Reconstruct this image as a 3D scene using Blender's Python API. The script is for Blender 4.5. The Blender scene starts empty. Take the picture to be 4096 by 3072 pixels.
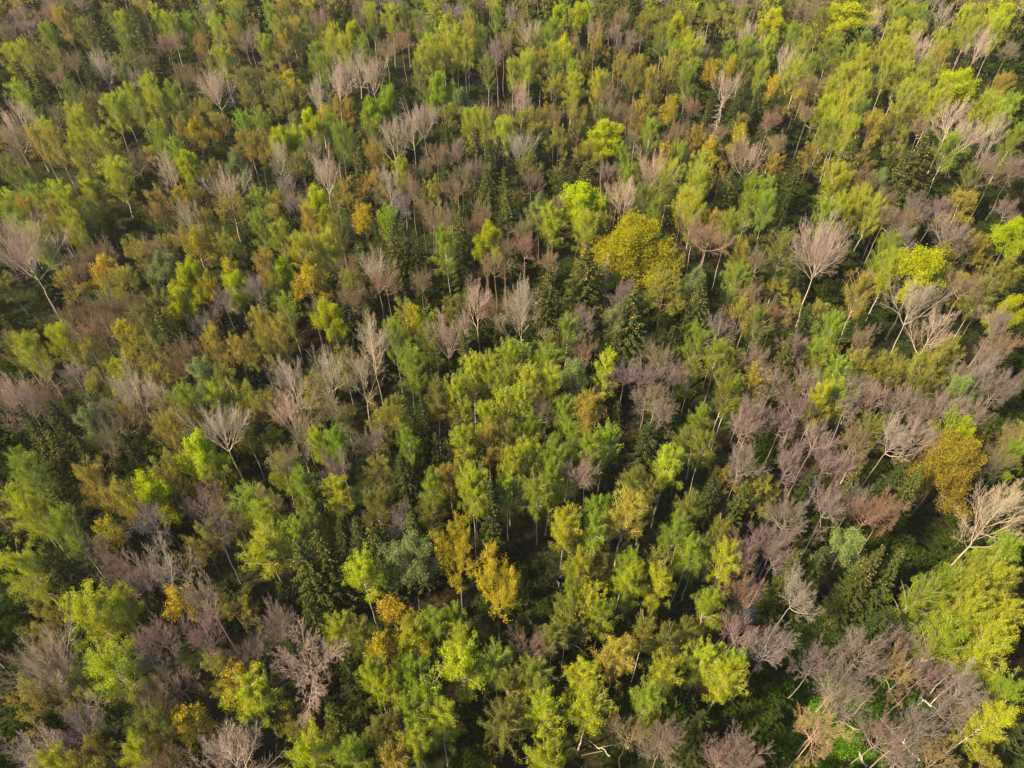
import bpy, math, random, re
import numpy as np
from mathutils import Vector
R = math.radians
sc = bpy.context.scene
col = sc.collection

# ------------------------------------------------------------------ camera
CAM_H, PITCH, LENS = 78.0, R(46.5), 26.0
FPX = LENS / 36.0 * 1024.0
cd = bpy.data.cameras.new('camera'); cam = bpy.data.objects.new('camera', cd); col.objects.link(cam)
cam.location = (0, 0, CAM_H); cam.rotation_euler = (math.pi/2 - PITCH, 0, 0)
cd.lens = LENS; cd.sensor_width = 36; cd.clip_end = 6000; cd.clip_start = 0.5
sc.camera = cam
# ------------------------------------------------------------------ sky + sun
SUN_EL, SUN_AZ = R(46), R(246)          # azimuth clockwise from +Y: the sun stands behind and a little left of the camera
w = bpy.data.worlds.new('World'); sc.world = w; w.use_nodes = True
nt = w.node_tree; nt.nodes.clear()
sky = nt.nodes.new('ShaderNodeTexSky'); sky.sky_type = 'NISHITA'; sky.sun_disc = False
sky.sun_elevation = SUN_EL; sky.sun_rotation = SUN_AZ
bg = nt.nodes.new('ShaderNodeBackground'); bg.inputs[1].default_value = 0.10
wo = nt.nodes.new('ShaderNodeOutputWorld')
nt.links.new(sky.outputs[0], bg.inputs[0]); nt.links.new(bg.outputs[0], wo.inputs[0])
sd = bpy.data.lights.new('sun', 'SUN'); sd.energy = 4.8; sd.angle = R(3); sd.color = (1.0, 0.79, 0.52)
so = bpy.data.objects.new('sun', sd); col.objects.link(so)
sdir = Vector((math.sin(SUN_AZ)*math.cos(SUN_EL), math.cos(SUN_AZ)*math.cos(SUN_EL), math.sin(SUN_EL)))
so.rotation_euler = sdir.to_track_quat('Z', 'Y').to_euler()
sc.view_settings.view_transform = 'Standard'; sc.view_settings.look = 'None'
sc.view_settings.exposure = 2.04; sc.view_settings.gamma = 1.0
sc.render.engine = 'CYCLES'
sc.cycles.max_bounces = 6; sc.cycles.diffuse_bounces = 3; sc.cycles.transmission_bounces = 4
sc.cycles.transparent_max_bounces = 4

# ------------------------------------------------------------------ picture point -> world point at height z
FW = np.array([0, math.cos(PITCH), -math.sin(PITCH)]); UPV = np.array([0, math.sin(PITCH), math.cos(PITCH)])
def ray(u, v): return np.array([1.0, 0, 0])*((u-512)/FPX) + UPV*(-(v-384)/FPX) + FW
def at(u, v, z):
    d = ray(u, v); t = (z - CAM_H)/d[2]
    return d[0]*t, d[1]*t, t            # x, y, depth
def project(x, y, z):
    p = np.array([x, y, z-CAM_H]); dep = p @ FW
    return 512 + FPX*p[0]/dep, 384 - FPX*(p @ UPV)/dep, dep

# ------------------------------------------------------------------ materials
def newmat(name):
    m = bpy.data.materials.new(name); m.use_nodes = True; t = m.node_tree; t.nodes.clear()
    return m, t, t.nodes.new('ShaderNodeOutputMaterial')
def N(t, k, **kw):
    n = t.nodes.new(k)
    for a, b in kw.items(): setattr(n, a, b)
    return n
def leaf_mat(name, var=0.35, trans=0.35, hue=0.010, fixed=None, scale=1.3, attr=False):
    m, t, out = newmat(name); L = t.links.new
    oi = N(t, 'ShaderNodeObjectInfo'); tc = N(t, 'ShaderNodeTexCoord')
    nz = N(t, 'ShaderNodeTexNoise'); nz.inputs['Scale'].default_value = scale; nz.inputs['Detail'].default_value = 3
    add = N(t, 'ShaderNodeVectorMath', operation='ADD'); L(tc.outputs['Object'], add.inputs[0])
    mu = N(t, 'ShaderNodeMath', operation='MULTIPLY'); mu.inputs[1].default_value = 37; L(oi.outputs['Random'], mu.inputs[0]); L(mu.outputs[0], add.inputs[1])
    L(add.outputs[0], nz.inputs['Vector'])
    gi = N(t, 'ShaderNodeNewGeometry')
    hs = N(t, 'ShaderNodeHueSaturation')
    if fixed: hs.inputs['Color'].default_value = (*fixed, 1)
    elif attr: at_ = N(t, 'ShaderNodeAttribute', attribute_name='tint'); L(at_.outputs['Color'], hs.inputs['Color'])
    else: L(oi.outputs['Color'], hs.inputs['Color'])
    mr = N(t, 'ShaderNodeMapRange'); L(gi.outputs['Random Per Island'], mr.inputs[0]); mr.inputs[3].default_value = 1-var; mr.inputs[4].default_value = 1+var
    L(mr.outputs[0], hs.inputs['Value'])
    mh = N(t, 'ShaderNodeMapRange'); L(nz.outputs[0], mh.inputs[0]); mh.inputs[1].default_value = 0.3; mh.inputs[2].default_value = 0.7
    mh.inputs[3].default_value = 0.5-hue; mh.inputs[4].default_value = 0.5+hue; L(mh.outputs[0], hs.inputs['Hue'])
    d = N(t, 'ShaderNodeBsdfDiffuse'); tr = N(t, 'ShaderNodeBsdfTranslucent'); mx = N(t, 'ShaderNodeMixShader'); mx.inputs[0].default_value = trans
    L(hs.outputs[0], d.inputs[0]); L(hs.outputs[0], tr.inputs[0]); L(d.outputs[0], mx.inputs[1]); L(tr.outputs[0], mx.inputs[2]); L(mx.outputs[0], out.inputs[0])
    return m
def bark_mat(name, base=None, gain=1.0, dark=(0.05, 0.04, 0.035), amt=0.35, band=False, attr=False):
    m, t, out = newmat(name); L = t.links.new
    tc = N(t, 'ShaderNodeTexCoord'); mp = N(t, 'ShaderNodeMapping'); L(tc.outputs['Object'], mp.inputs[0])
    mp.inputs['Scale'].default_value = (3, 3, 5) if band else (9, 9, 1.5)
    nz = N(t, 'ShaderNodeTexNoise'); nz.inputs['Scale'].default_value = 1.0; nz.inputs['Detail'].default_value = 4; L(mp.outputs[0], nz.inputs[0])
    rp = N(t, 'ShaderNodeValToRGB'); rp.color_ramp.elements[0].position = 0.40 if band else 0.3; rp.color_ramp.elements[1].position = 0.47 if band else 0.7
    L(nz.outputs[0], rp.inputs[0])
    mx = N(t, 'ShaderNodeMix', data_type='RGBA')
    mth = N(t, 'ShaderNodeMath', operation='MULTIPLY_ADD'); mth.inputs[1].default_value = amt; mth.inputs[2].default_value = 1-amt; L(rp.outputs[0], mth.inputs[0]); L(mth.outputs[0], mx.inputs[0])
    mx.inputs[6].default_value = (*dark, 1)
    if base: mx.inputs[7].default_value = (*base, 1)
    elif attr: at_ = N(t, 'ShaderNodeAttribute', attribute_name='tint'); L(at_.outputs['Color'], mx.inputs[7])
    else:
        oi = N(t, 'ShaderNodeObjectInfo'); L(oi.outputs['Color'], mx.inputs[7])
    p = N(t, 'ShaderNodeBsdfDiffuse'); hv = N(t, 'ShaderNodeHueSaturation'); hv.inputs['Value'].default_value = gain; hv.inputs['Saturation'].default_value = 1.0 if gain == 1 else 1.12; L(mx.outputs[2], hv.inputs['Color']); L(hv.outputs[0], p.inputs[0]); L(p.outputs[0], out.inputs[0])
    return m
M_leaf = leaf_mat('spring_leaves')
M_big = leaf_mat('broad_leaves', var=0.4, trans=0.3)
M_needle = leaf_mat('spruce_needles', var=0.22, trans=0.1, hue=0.010, scale=0.6)
M_cone = leaf_mat('spruce_cones', var=0.3, trans=0.0, hue=0.01, fixed=(0.42, 0.22, 0.07))
M_birch = bark_mat('birch_bark', (0.42, 0.39, 0.34), amt=0.75, band=True)
M_limb = bark_mat('birch_limb_bark', (0.30, 0.27, 0.18), amt=0.2)
M_bark = bark_mat('rough_bark', (0.15, 0.12, 0.09), amt=0.5)
M_pale = bark_mat('tinted_bark', None, amt=0.3)
M_twig = bark_mat('tinted_twigs', None, amt=0.1, gain=0.75)
M_leafA = leaf_mat('spring_leaves_far', attr=True); M_needleA = leaf_mat('spruce_needles_far', var=0.22, trans=0.1, hue=0.010, scale=0.6, attr=True)
M_twigA = bark_mat('tinted_twigs_far', None, amt=0.1, attr=True, gain=0.75); M_paleA = bark_mat('tinted_bark_far', None, amt=0.3, attr=True)
M_dtwig = bark_mat('dark_twigs', (0.09, 0.065, 0.04), amt=0.2)

# ------------------------------------------------------------------ mesh collector
class Mesh:
    def __init__(s): s.V = []; s.F = []; s.M = []; s.n = 0; s.blk = {}
    def tubes(s, A, B, ra, rb, sides=3, mat=0):
        A = np.asarray(A, float); B = np.asarray(B, float); ra = np.asarray(ra, float); rb = np.asarray(rb, float)
        if len(A) == 0: return
        D = B-A; D /= (np.linalg.norm(D, axis=1, keepdims=True)+1e-9)
        up = np.where(np.abs(D[:, 2:3]) < 0.9, np.array([[0, 0, 1.0]]), np.array([[1.0, 0, 0]]))
        X = np.cross(D, up); X /= (np.linalg.norm(X, axis=1, keepdims=True)+1e-9); Y = np.cross(D, X)
        n = len(A); ang = np.arange(sides)*2*np.pi/sides
        c = np.cos(ang)[None, :, None]; q = np.sin(ang)[None, :, None]
        ring = X[:, None, :]*c + Y[:, None, :]*q
        V = np.concatenate([A[:, None]+ring*ra[:, None, None], B[:, None]+ring*rb[:, None, None]], 1).reshape(-1, 3)
        i = np.arange(n)[:, None]*(2*sides) + s.n; j = np.arange(sides)[None]; k = (j+1) % sides
        F = np.stack([i+j, i+k, i+k+sides, i+j+sides], -1).reshape(-1, 4)
        s.V.append(V); s.F.append(F); s.M.append(np.full(len(F), mat)); s.n += len(V); s.blk[len(s.V)-1] = ('t', sides)
    def path(s, P, Rr, sides=6, mat=0):          # one smooth tube along a polyline
        P = np.asarray(P, float); Rr = np.asarray(Rr, float); n = len(P)
        T = np.gradient(P, axis=0); T /= (np.linalg.norm(T, axis=1, keepdims=True)+1e-9)
        ref = np.array([1.0, 0.02, 0.01]) if abs(T[0][2]) > 0.8 else np.array([0.02, 0.01, 1.0])
        X = np.cross(T, ref); X /= (np.linalg.norm(X, axis=1, keepdims=True)+1e-9); Y = np.cross(T, X)
        ang = np.arange(sides)*2*np.pi/sides
        V = (P[:, None] + (X[:, None]*np.cos(ang)[None, :, None] + Y[:, None]*np.sin(ang)[None, :, None])*Rr[:, None, None]).reshape(-1, 3)
        i = np.arange(n-1)[:, None]*sides + s.n; j = np.arange(sides)[None]; k = (j+1) % sides
        F = np.stack([i+j, i+k, i+k+sides, i+j+sides], -1).reshape(-1, 4)
        s.V.append(V); s.F.append(F); s.M.append(np.full(len(F), mat)); s.n += len(V)
    def quads(s, C, U, W, mat=0):                # centre, half vectors
        C = np.asarray(C, float)
        if len(C) == 0: return
        V = np.stack([C-U, C+W*0.8, C+U, C-W*0.8], 1).reshape(-1, 3)
        F = np.arange(len(C)*4).reshape(-1, 4)+s.n
        s.V.append(V); s.F.append(F); s.M.append(np.full(len(F), mat)); s.n += len(V); s.blk[len(s.V)-1] = ('q', 4)
    def build(s, name, mats, smooth=False):
        V = np.concatenate(s.V); F = np.concatenate(s.F); Mi = np.concatenate(s.M)
        me = bpy.data.meshes.new(name)
        me.vertices.add(len(V)); me.vertices.foreach_set('co', V.astype(np.float32).ravel())
        me.loops.add(F.size); me.loops.foreach_set('vertex_index', F.astype(np.int32).ravel())
        me.polygons.add(len(F)); me.polygons.foreach_set('loop_start', (np.arange(len(F))*4).astype(np.int32))
        me.polygons.foreach_set('material_index', Mi.astype(np.int32))
        if smooth: me.polygons.foreach_set('use_smooth', np.ones(len(F), bool))
        for m in mats: me.materials.append(m)
        me.update(calc_edges=True); me.validate()
        return me
def unit(v): return v/(np.linalg.norm(v, axis=-1, keepdims=True)+1e-9)
def leaves(rng, P, size, flat=0.0, asp=0.62, hang=0.0):
    n = len(P); a = unit(rng.normal(size=(n, 3))*np.array([1, 1, 1-flat]) + np.array([0, 0, -hang])); b = unit(np.cross(a, unit(rng.normal(size=(n, 3))*np.array([1, 1, 1-flat]))))
    sz = size*rng.uniform(0.6, 1.3, (n, 1))
    return P, a*sz, b*sz*asp

# ------------------------------------------------------------------ skeleton
class Skel:
    def __init__(s, rng): s.rng = rng; s.seg = {k: ([], [], [], []) for k in range(6)}; s.tips = []; s.pts = []
    def limb(s, p, d, L, r, lv, n=4, wob=0.12, trop=0.1, droop=0.0, taper=0.45):
        rng = s.rng; P = [p]; rs = [r]
        for i in range(n):
            d = unit(d + rng.normal(size=3)*wob + np.array([0, 0, trop - droop*(i/n)**2]))
            P.append(P[-1]+d*L/n); rs.append(r*(1-(1-taper)*(i+1)/n))
        A, B, ra, rb = s.seg[lv]
        for i in range(n): A.append(P[i]); B.append(P[i+1]); ra.append(rs[i]); rb.append(rs[i+1])
        return np.array(P), np.array(rs), d
    def rec(s, p, d, L, r, lv, cfg):
        n = cfg['n'][lv]; P, rs, dd = s.limb(p, d, L, r, lv, cfg['seg'][lv], cfg['wob'], cfg['trop'][lv], cfg.get('droop', 0), taper=0.4)
        if lv == cfg['max']:
            s.tips.append(P[-1]); s.pts.extend(P[1:]); return
        rng = s.rng; k0 = rng.uniform(0, 6.28)
        for i in range(n):
            t = cfg['t0'] + (1-cfg['t0'])*(i+rng.uniform(0.2, 0.9))/n
            x = t*(len(P)-1); a = min(int(x), len(P)-2); q = P[a]+(P[a+1]-P[a])*(x-a)
            ax = unit(P[a+1]-P[a]); sd_ = unit(np.cross(ax, np.array([0.3, 0.2, 1.0]))); sd2 = np.cross(ax, sd_)
            ph = k0+i*2.4+rng.uniform(-.4, .4); ang = cfg['ang'][lv]*rng.uniform(0.7, 1.25)
            nd = ax*math.cos(ang)+(sd_*math.cos(ph)+sd2*math.sin(ph))*math.sin(ang)
            if cfg.get('horiz'): nd = unit(nd*np.array([1, 1, 1-cfg['horiz']]))
            s.rec(q, nd, L*cfg['ratio'][lv]*(1.15-0.55*t)*rng.uniform(0.75, 1.2), max(rs[a]*cfg['rr'], cfg['rmin']), lv+1, cfg)
        s.rec(P[-1], dd, L*cfg['ratio'][lv]*0.7, rs[-1], lv+1, cfg)

def wobtrunk(rng, H, r, n=9, amp=0.25, taper=0.12):
    z = np.linspace(0, H, n); w_ = np.cumsum(rng.normal(size=(n, 2))*amp*0.45, axis=0); w_ -= w_[0]
    P = np.c_[w_, z]; rs = r*(1-(1-taper)*z/H); rs[0] *= 1.35
    return P, rs
def ptat(P, z):
    return np.array([np.interp(z, P[:, 2], P[:, 0]), np.interp(z, P[:, 2], P[:, 1]), z])

LIB = {}
RAW = {}
HF = 0.76        # heights of the kinds are for 20 m stock; this wood stands lower
def finish(kind, tr, cr, trm, crm, cones=None):
    if cones:
        for V_, F_ in zip(cones.V, cones.F): cr.V.append(V_); cr.F.append(F_+cr.n); cr.M.append(np.full(len(F_), len(crm)))
        cr.n += cones.n; crm = crm+[M_cone]
    a = tr.build(kind+'_trunk', trm, True); b = cr.build(kind+'_crown', crm); c = None
    V = np.concatenate(cr.V)
    RAW[b.name] = (tr, trm, cr, crm)
    rad = np.percentile(np.hypot(V[:, 0], V[:, 1]), 92); top = max(np.percentile(V[:, 2], 99.7), np.concatenate(tr.V)[:, 2].max())
    LIB.setdefault(kind, []).append((a, b, c, rad, top))

def make_birch(seed, H=20.0, CR=3.0, base=0.34, nl=42, kind='B', leafn=8, fork=False):
    rng = np.random.default_rng(seed); tr = Mesh(); cr = Mesh()
    P, rs = wobtrunk(rng, H*0.93, 0.125, 11, 0.22, 0.14); tr.path(P, rs, 7, 0)
    stems = [(P, rs, base)]
    if fork:
        z0 = H*rng.uniform(0.4, 0.55); p0 = ptat(P, z0); az = rng.uniform(0, 6.28)
        zz = np.linspace(0, 1, 7); out = np.array([math.cos(az), math.sin(az), 0])
        Q = p0 + out*(CR*0.5*np.sqrt(zz))[:, None] + np.array([0, 0, 1])*(zz*(H*0.86-z0))[:, None]
        tr.path(Q, np.linspace(0.1, 0.03, 7), 5, 0); stems.append((Q, np.linspace(.1, .03, 7), (z0/H+0.07)))
    lp = []; twA = []; twB = []
    for si, (P, rs, b0) in enumerate(stems):
        m = nl if si == 0 else nl//2
        lump = rng.uniform(0, 6.28, 3)
        for i in range(m):
            t = (i+rng.uniform(0, 0.8))/m; z = H*(b0+(0.90-b0)*t); p = ptat(P, min(z, P[-1][2])); az = i*2.4+rng.uniform(-.5, .5)
            prof = 1.15*math.sqrt(max(0.03, 1-((t-0.34)/(0.70 if t > 0.34 else 0.52))**2))
            L = CR*prof*rng.uniform(0.86, 1.04)*(1+0.06*math.sin(az*2+lump[0]))
            el = R(rng.uniform(38, 58) + 12*t); d = np.array([math.cos(az)*math.cos(el), math.sin(az)*math.cos(el), math.sin(el)])
            n = 5; Q = [p]; dd = d
            for k in range(n):
                dd = unit(dd+rng.normal(size=3)*0.10+np.array([0, 0, 0.10-0.42*(k/n)])); Q.append(Q[-1]+dd*L*1.25/n)
            Q = np.array(Q); tr.path(Q, np.linspace(0.06*(1.2-t*0.6), 0.014, n+1), 4, 1)
            for k in range(8):
                x = rng.uniform(0.9, n-0.01); a = int(x); q = Q[a]+(Q[a+1]-Q[a])*(x-a)
                bd = unit(rng.normal(size=3)*np.array([1, 1, 0.35])+dd*0.8+np.array([0, 0, 0.25])); bl = L*rng.uniform(0.16, 0.30)
                e = q+bd*bl; twA.append(q); twB.append(e)
                for h in range(5):
                    st = q+(e-q)*rng.uniform(0.0, 0.9)+rng.normal(size=3)*0.15
                    hl = rng.uniform(0.5, 1.5)*(1.1-0.5*t); en = st+np.array([rng.normal()*0.13, rng.normal()*0.13, -hl])
                    if h < 2: twA.append(st); twB.append(en)
                    s_ = rng.uniform(0, 1, leafn)[:, None]
                    lp.append(st+(en-st)*s_+rng.normal(size=(leafn, 3))*0.12)
    tA = np.array(twA); tB = np.array(twB)
    cr.tubes(tA, tB, np.full(len(tA), 0.014), np.full(len(tA), 0.006), 3, 1)
    LP = np.concatenate(lp); cr.quads(*leaves(rng, LP, 0.078, hang=1.0, asp=0.5), mat=0)
    finish(kind, tr, cr, [M_birch, M_limb], [M_leaf, M_dtwig])

def make_bare(seed, kind='A', H=20, cfg=None, trunk=0.4, nl=11, ang0=0.62, rt=0.24, L0=0.5, leaf=None, leafn=2, sizes=0.1, lmat=None, mats=None, mult=1, jit=0.12, tmin=0.4, mid=False, lead=True, lr=0.42):
    rng = np.random.default_rng(seed); tr = Mesh(); cr = Mesh(); S = Skel(rng)
    Ht = H*(0.8 if lead else trunk+0.12); P, rs = wobtrunk(rng, Ht, rt, 9, 0.3, 0.22); tr.path(P, rs, 7, 0)
    for i in range(nl):
        t = (i+rng.uniform(0, .8))/nl; z = H*trunk+(Ht*0.97-H*trunk)*t; p = ptat(P, z); az = i*2.4+rng.uniform(-.5, .5)
        a = ang0*(1.45-0.85*t)*rng.uniform(0.8, 1.15); d = np.array([math.cos(az)*math.sin(a), math.sin(az)*math.sin(a), math.cos(a)])
        S.rec(p, d, H*L0*(1-0.5*t)*rng.uniform(0.75, 1.15), rt*lr*(1.1-0.6*t), 0, cfg)
    for lv in range(5):
        A, B, ra, rb = S.seg[lv]
        if not A: continue
        if lv <= 1: tr.tubes(A, B, ra, rb, 4, 1)
        else: cr.tubes(A, B, ra, rb, 3, 0)
    if leaf:
        pts = np.array(S.pts if mid else S.tips); k = leafn
        LP = np.repeat(pts, k, axis=0)+rng.normal(size=(len(pts)*k, 3))*jit
        cr.quads(*leaves(rng, LP, sizes), mat=1)
    finish(kind, tr, cr, mats[0], mats[1])

CF_A = dict(max=3, n=[8, 7, 5, 0], seg=[5, 4, 3, 2], wob=0.10, trop=[0.09, 0.08, 0.07, 0.04], t0=0.22, ang=[0.62, 0.6, 0.55, 0.5], ratio=[0.55, 0.52, 0.6, 0.5], rr=0.5, rmin=0.012)
CF_F = dict(max=3, n=[7, 7, 7, 0], seg=[4, 3, 3, 2], wob=0.14, trop=[0.06, 0.05, 0.05, 0.04], t0=0.25, ang=[0.8, 0.75, 0.65, 0.5], ratio=[0.5, 0.5, 0.55, 0.5], rr=0.5, rmin=0.011)
CF_E = dict(max=3, n=[7, 7, 7, 0], seg=[4, 3, 3, 2], wob=0.13, trop=[0.10, 0.08, 0.06, 0.04], t0=0.2, ang=[0.75, 0.7, 0.65, 0.5], ratio=[0.55, 0.52, 0.55, 0.5], rr=0.5, rmin=0.012)
CF_M = dict(max=2, n=[8, 8, 0], seg=[4, 3, 3], wob=0.16, trop=[0.05, 0.05, 0.08], t0=0.2, ang=[0.85, 0.8, 0.6], ratio=[0.5, 0.5, 0.5], rr=0.5, rmin=0.015)
CF_G = dict(max=2, n=[8, 8, 0], seg=[5, 4, 3], wob=0.08, trop=[0.16, 0.18, 0.18], t0=0.15, ang=[0.5, 0.5, 0.5], ratio=[0.45, 0.5, 0.5], rr=0.5, rmin=0.015)
CF_Y = dict(max=2, n=[8, 7, 0], seg=[5, 4, 3], wob=0.12, trop=[0.14, 0.14, 0.14], t0=0.2, ang=[0.7, 0.65, 0.5], ratio=[0.5, 0.5, 0.5], rr=0.55, rmin=0.02)

def make_spruce(seed, H=22, CR=3.0, cones=True, dead=False, kind='S'):
    rng = np.random.default_rng(seed); tr = Mesh(); cr = Mesh(); cn = Mesh() if cones else None
    P, rs = wobtrunk(rng, H, 0.22, 10, 0.08, 0.05); tr.path(P, rs, 7, 0)
    nw = 30 if not dead else 17; lp = []; U = []; W = []; A = []; B = []; CA = []; CB = []
    for i in range(nw):
        t = (i+0.3)/nw; z = H*(0.14+0.85*t); rad = CR*(1-t)**0.8*rng.uniform(0.82, 1.12)+0.15; nb = max(4, int(9*(1-t)**0.4)+1)
        for k in range(nb):
            az = k*6.283/nb+i*1.1+rng.uniform(-.25, .25); L = rad*rng.uniform(0.7, 1.15)
            hd = np.array([math.cos(az), math.sin(az), 0]); side = np.array([-hd[1], hd[0], 0]); p0 = ptat(P, z)
            n = max(3, int(L/0.35)); s_ = np.linspace(0, 1, n+1)
            rise = 0.35 if t > 0.75 else 0.05
            Q = p0+hd*(L*s_)[:, None]+np.array([0, 0, 1])*((rise-0.75*s_+0.62*s_**2.2)*L*0.8)[:, None]
            if dead and rng.random() < 0.3: continue
            if dead: Q = p0+(Q-p0)*rng.uniform(0.35, 1.15)+np.array([0, 0, 1])*rng.normal()*0.25*s_[:, None]
            A += list(Q[:-1]); B += list(Q[1:])
            if dead:
                for q in Q[1:]:
                    for sg in (-1, 1):
                        A.append(q); B.append(q+side*sg*rng.uniform(.2, .5)*(1-t*.4)+hd*0.15)
                continue
            for j in range(1, n+1):
                q = Q[j]; sl = min(0.7, 0.28+L*0.16)*(1.15-0.55*s_[j])
                for sg in (-1, 1):
                    for m in range(4):
                        dv = unit(side*sg*rng.uniform(0.5, 1)+hd*rng.uniform(.2, .9)+np.array([0, 0, -rng.uniform(0.2, 0.9)]))
                        ln = sl*rng.uniform(0.6, 1.1); c = q+dv*ln*0.5+rng.normal(size=3)*0.05
                        lp.append(c); U.append(dv*ln*0.55); W.append(unit(np.cross(dv, rng.normal(size=3)))*0.13)
                lp.append(q+hd*0.12); U.append(unit(hd+np.array([0, 0, 0.25]))*0.25); W.append(unit(np.cross(hd, rng.normal(size=3)))*0.09)
            if cones and t > 0.58 and rng.random() < 0.6:
                for m in range(rng.integers(1, 4)):
                    q = Q[-1 if rng.random() < .6 else -2]+rng.normal(size=3)*np.array([.15, .15, .05])
                    CA.append(q); CB.append(q+np.array([rng.normal()*.03, rng.normal()*.03, -rng.uniform(.18, .28)]))
    A = np.array(A); cr.tubes(A, np.array(B), np.full(len(A), 0.03), np.full(len(A), 0.02), 3, 1)
    if not dead: cr.quads(np.array(lp), np.array(U), np.array(W), 0)
    if cones:
        CA = np.array(CA); CB = np.array(CB); mid = (CA+CB)/2
        cn.tubes(CA, mid, np.full(len(CA), .02), np.full(len(CA), .06), 5, 0); cn.tubes(mid, CB, np.full(len(CA), .06), np.full(len(CA), .02), 5, 0)
    if dead: finish(kind, tr, cr, [M_pale], [M_pale, M_twig])
    else: finish(kind, tr, cr, [M_bark], [M_needle, M_bark], cn)

def make_bush(seed, H=7, CRr=2.6, kind='D', size=0.15, n=5200):
    rng = np.random.default_rng(seed); tr = Mesh(); cr = Mesh()
    lobes = []
    for i in range(5):
        az = i*1.3+rng.uniform(0, .5); Lz = H*rng.uniform(0.55, 0.85); sp = CRr*rng.uniform(0.2, 0.65)
        z = np.linspace(0, 1, 6); Q = np.c_[math.cos(az)*sp*z**1.2, math.sin(az)*sp*z**1.2, Lz*z]+np.cumsum(rng.normal(size=(6, 3))*0.06, axis=0); Q[0] = [math.cos(az)*0.1, math.sin(az)*0.1, 0]
        tr.path(Q, np.linspace(0.07, 0.02, 6), 5, 0)
        for k in range(7):
            q = Q[rng.integers(2, 6)]; e = q+unit(rng.normal(size=3)*np.array([1, 1, .5])+np.array([0, 0, .6]))*CRr*rng.uniform(.25, .5)
            cr.tubes([q], [e], [0.025], [0.01], 3, 1); lobes.append(e)
    lobes = np.array(lobes); idx = rng.integers(0, len(lobes), n)
    off = unit(rng.normal(size=(n, 3)))*rng.uniform(0.3, 1, (n, 1))**0.6*np.array([.95, .95, .5])*rng.uniform(0.5, 1.0, len(lobes))[idx][:, None]
    cr.quads(*leaves(rng, lobes[idx]+off, size, flat=0.35), mat=0)
    finish(kind, tr, cr, [M_bark], [M_leaf, M_dtwig])

for i in range(6): make_birch(10+i, CR=3.6+0.2*i, base=0.41+0.03*(i % 3), fork=(i == 3), leafn=15)
for i in range(3): make_birch(40+i, CR=3.3, base=0.52, nl=36, kind='b', fork=False, leafn=15)     # tall bare stem, small high crown
for i in range(5): make_bare(100+i, 'A', 20, CF_A, trunk=0.40, nl=11, ang0=0.62+0.06*i, L0=0.38, mats=([M_pale, M_pale], [M_twig]), rt=0.22, lead=(i % 2 == 0), lr=0.34)
for i in range(3): make_bare(110+i, 'L', 20, CF_A, trunk=0.36, nl=17, ang0=0.80, L0=0.36, mats=([M_pale, M_pale], [M_twig]), rt=0.22, lead=(i != 1), lr=0.30)
for i in range(4): make_bare(120+i, 'F', 18, CF_F, trunk=0.46, nl=9, ang0=0.80, L0=0.27, rt=0.2, leaf=True, leafn=2, sizes=0.075, jit=0.10, mats=([M_dtwig, M_dtwig], [M_twig, M_leaf]))
for i in range(4): make_bare(140+i, 'E', 18, CF_E, trunk=0.52, nl=12, ang0=1.0, L0=0.25, rt=0.17, lr=0.34, lead=False, mats=([M_pale, M_pale], [M_twig]))
for i in range(3): make_bare(160+i, 'M', 19, CF_M, trunk=0.54, nl=12, ang0=0.95, L0=0.22, rt=0.2, leaf=True, leafn=10, mid=True, sizes=0.11, jit=0.30, mats=([M_bark, M_bark], [M_dtwig, M_big]))
for i in range(2): make_bare(170+i, 'O', 19, CF_M, trunk=0.42, nl=30, ang0=1.0, L0=0.24, rt=0.25, leaf=True, leafn=11, mid=True, sizes=0.105, jit=0.34, mats=([M_bark, M_bark], [M_dtwig, M_big]))
for i in range(2): make_bare(180+i, 'G', 18, CF_G, trunk=0.32, nl=11, ang0=0.5, L0=0.36, rt=0.2, leaf=True, leafn=7, mid=True, sizes=0.11, jit=0.24, mats=([M_bark, M_bark], [M_dtwig, M_leaf]))
for i in range(2): make_bare(190+i, 'Y', 19, CF_Y, trunk=0.38, nl=10, ang0=0.6, L0=0.38, rt=0.22, leaf=True, leafn=6, mid=True, sizes=0.085, jit=0.14, mats=([M_bark, M_pale], [M_pale, M_leaf]))
for i in range(2): make_bare(200+i, 'W', 18, CF_M, trunk=0.52, nl=12, ang0=0.95, L0=0.24, rt=0.15, leaf=True, leafn=7, mid=True, sizes=0.10, jit=0.26, mats=([M_bark, M_bark], [M_dtwig, M_leaf]))
for i in range(2): make_bare(210+i, 'm', 18, CF_M, trunk=0.52, nl=11, ang0=0.9, L0=0.23, rt=0.16, leaf=True, leafn=2, mid=True, sizes=0.13, jit=0.24, mats=([M_bark, M_bark], [M_dtwig, M_big]))
for i in range(3): make_spruce(220+i, CR=2.8+0.3*i, cones=True, kind='C')
for i in range(3): make_spruce(230+i, CR=2.8+0.3*i, cones=False, kind='S')
make_spruce(240, H=17, CR=2.2, cones=False, dead=True, kind='K')
for i in range(4): make_bush(250+i)

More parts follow.
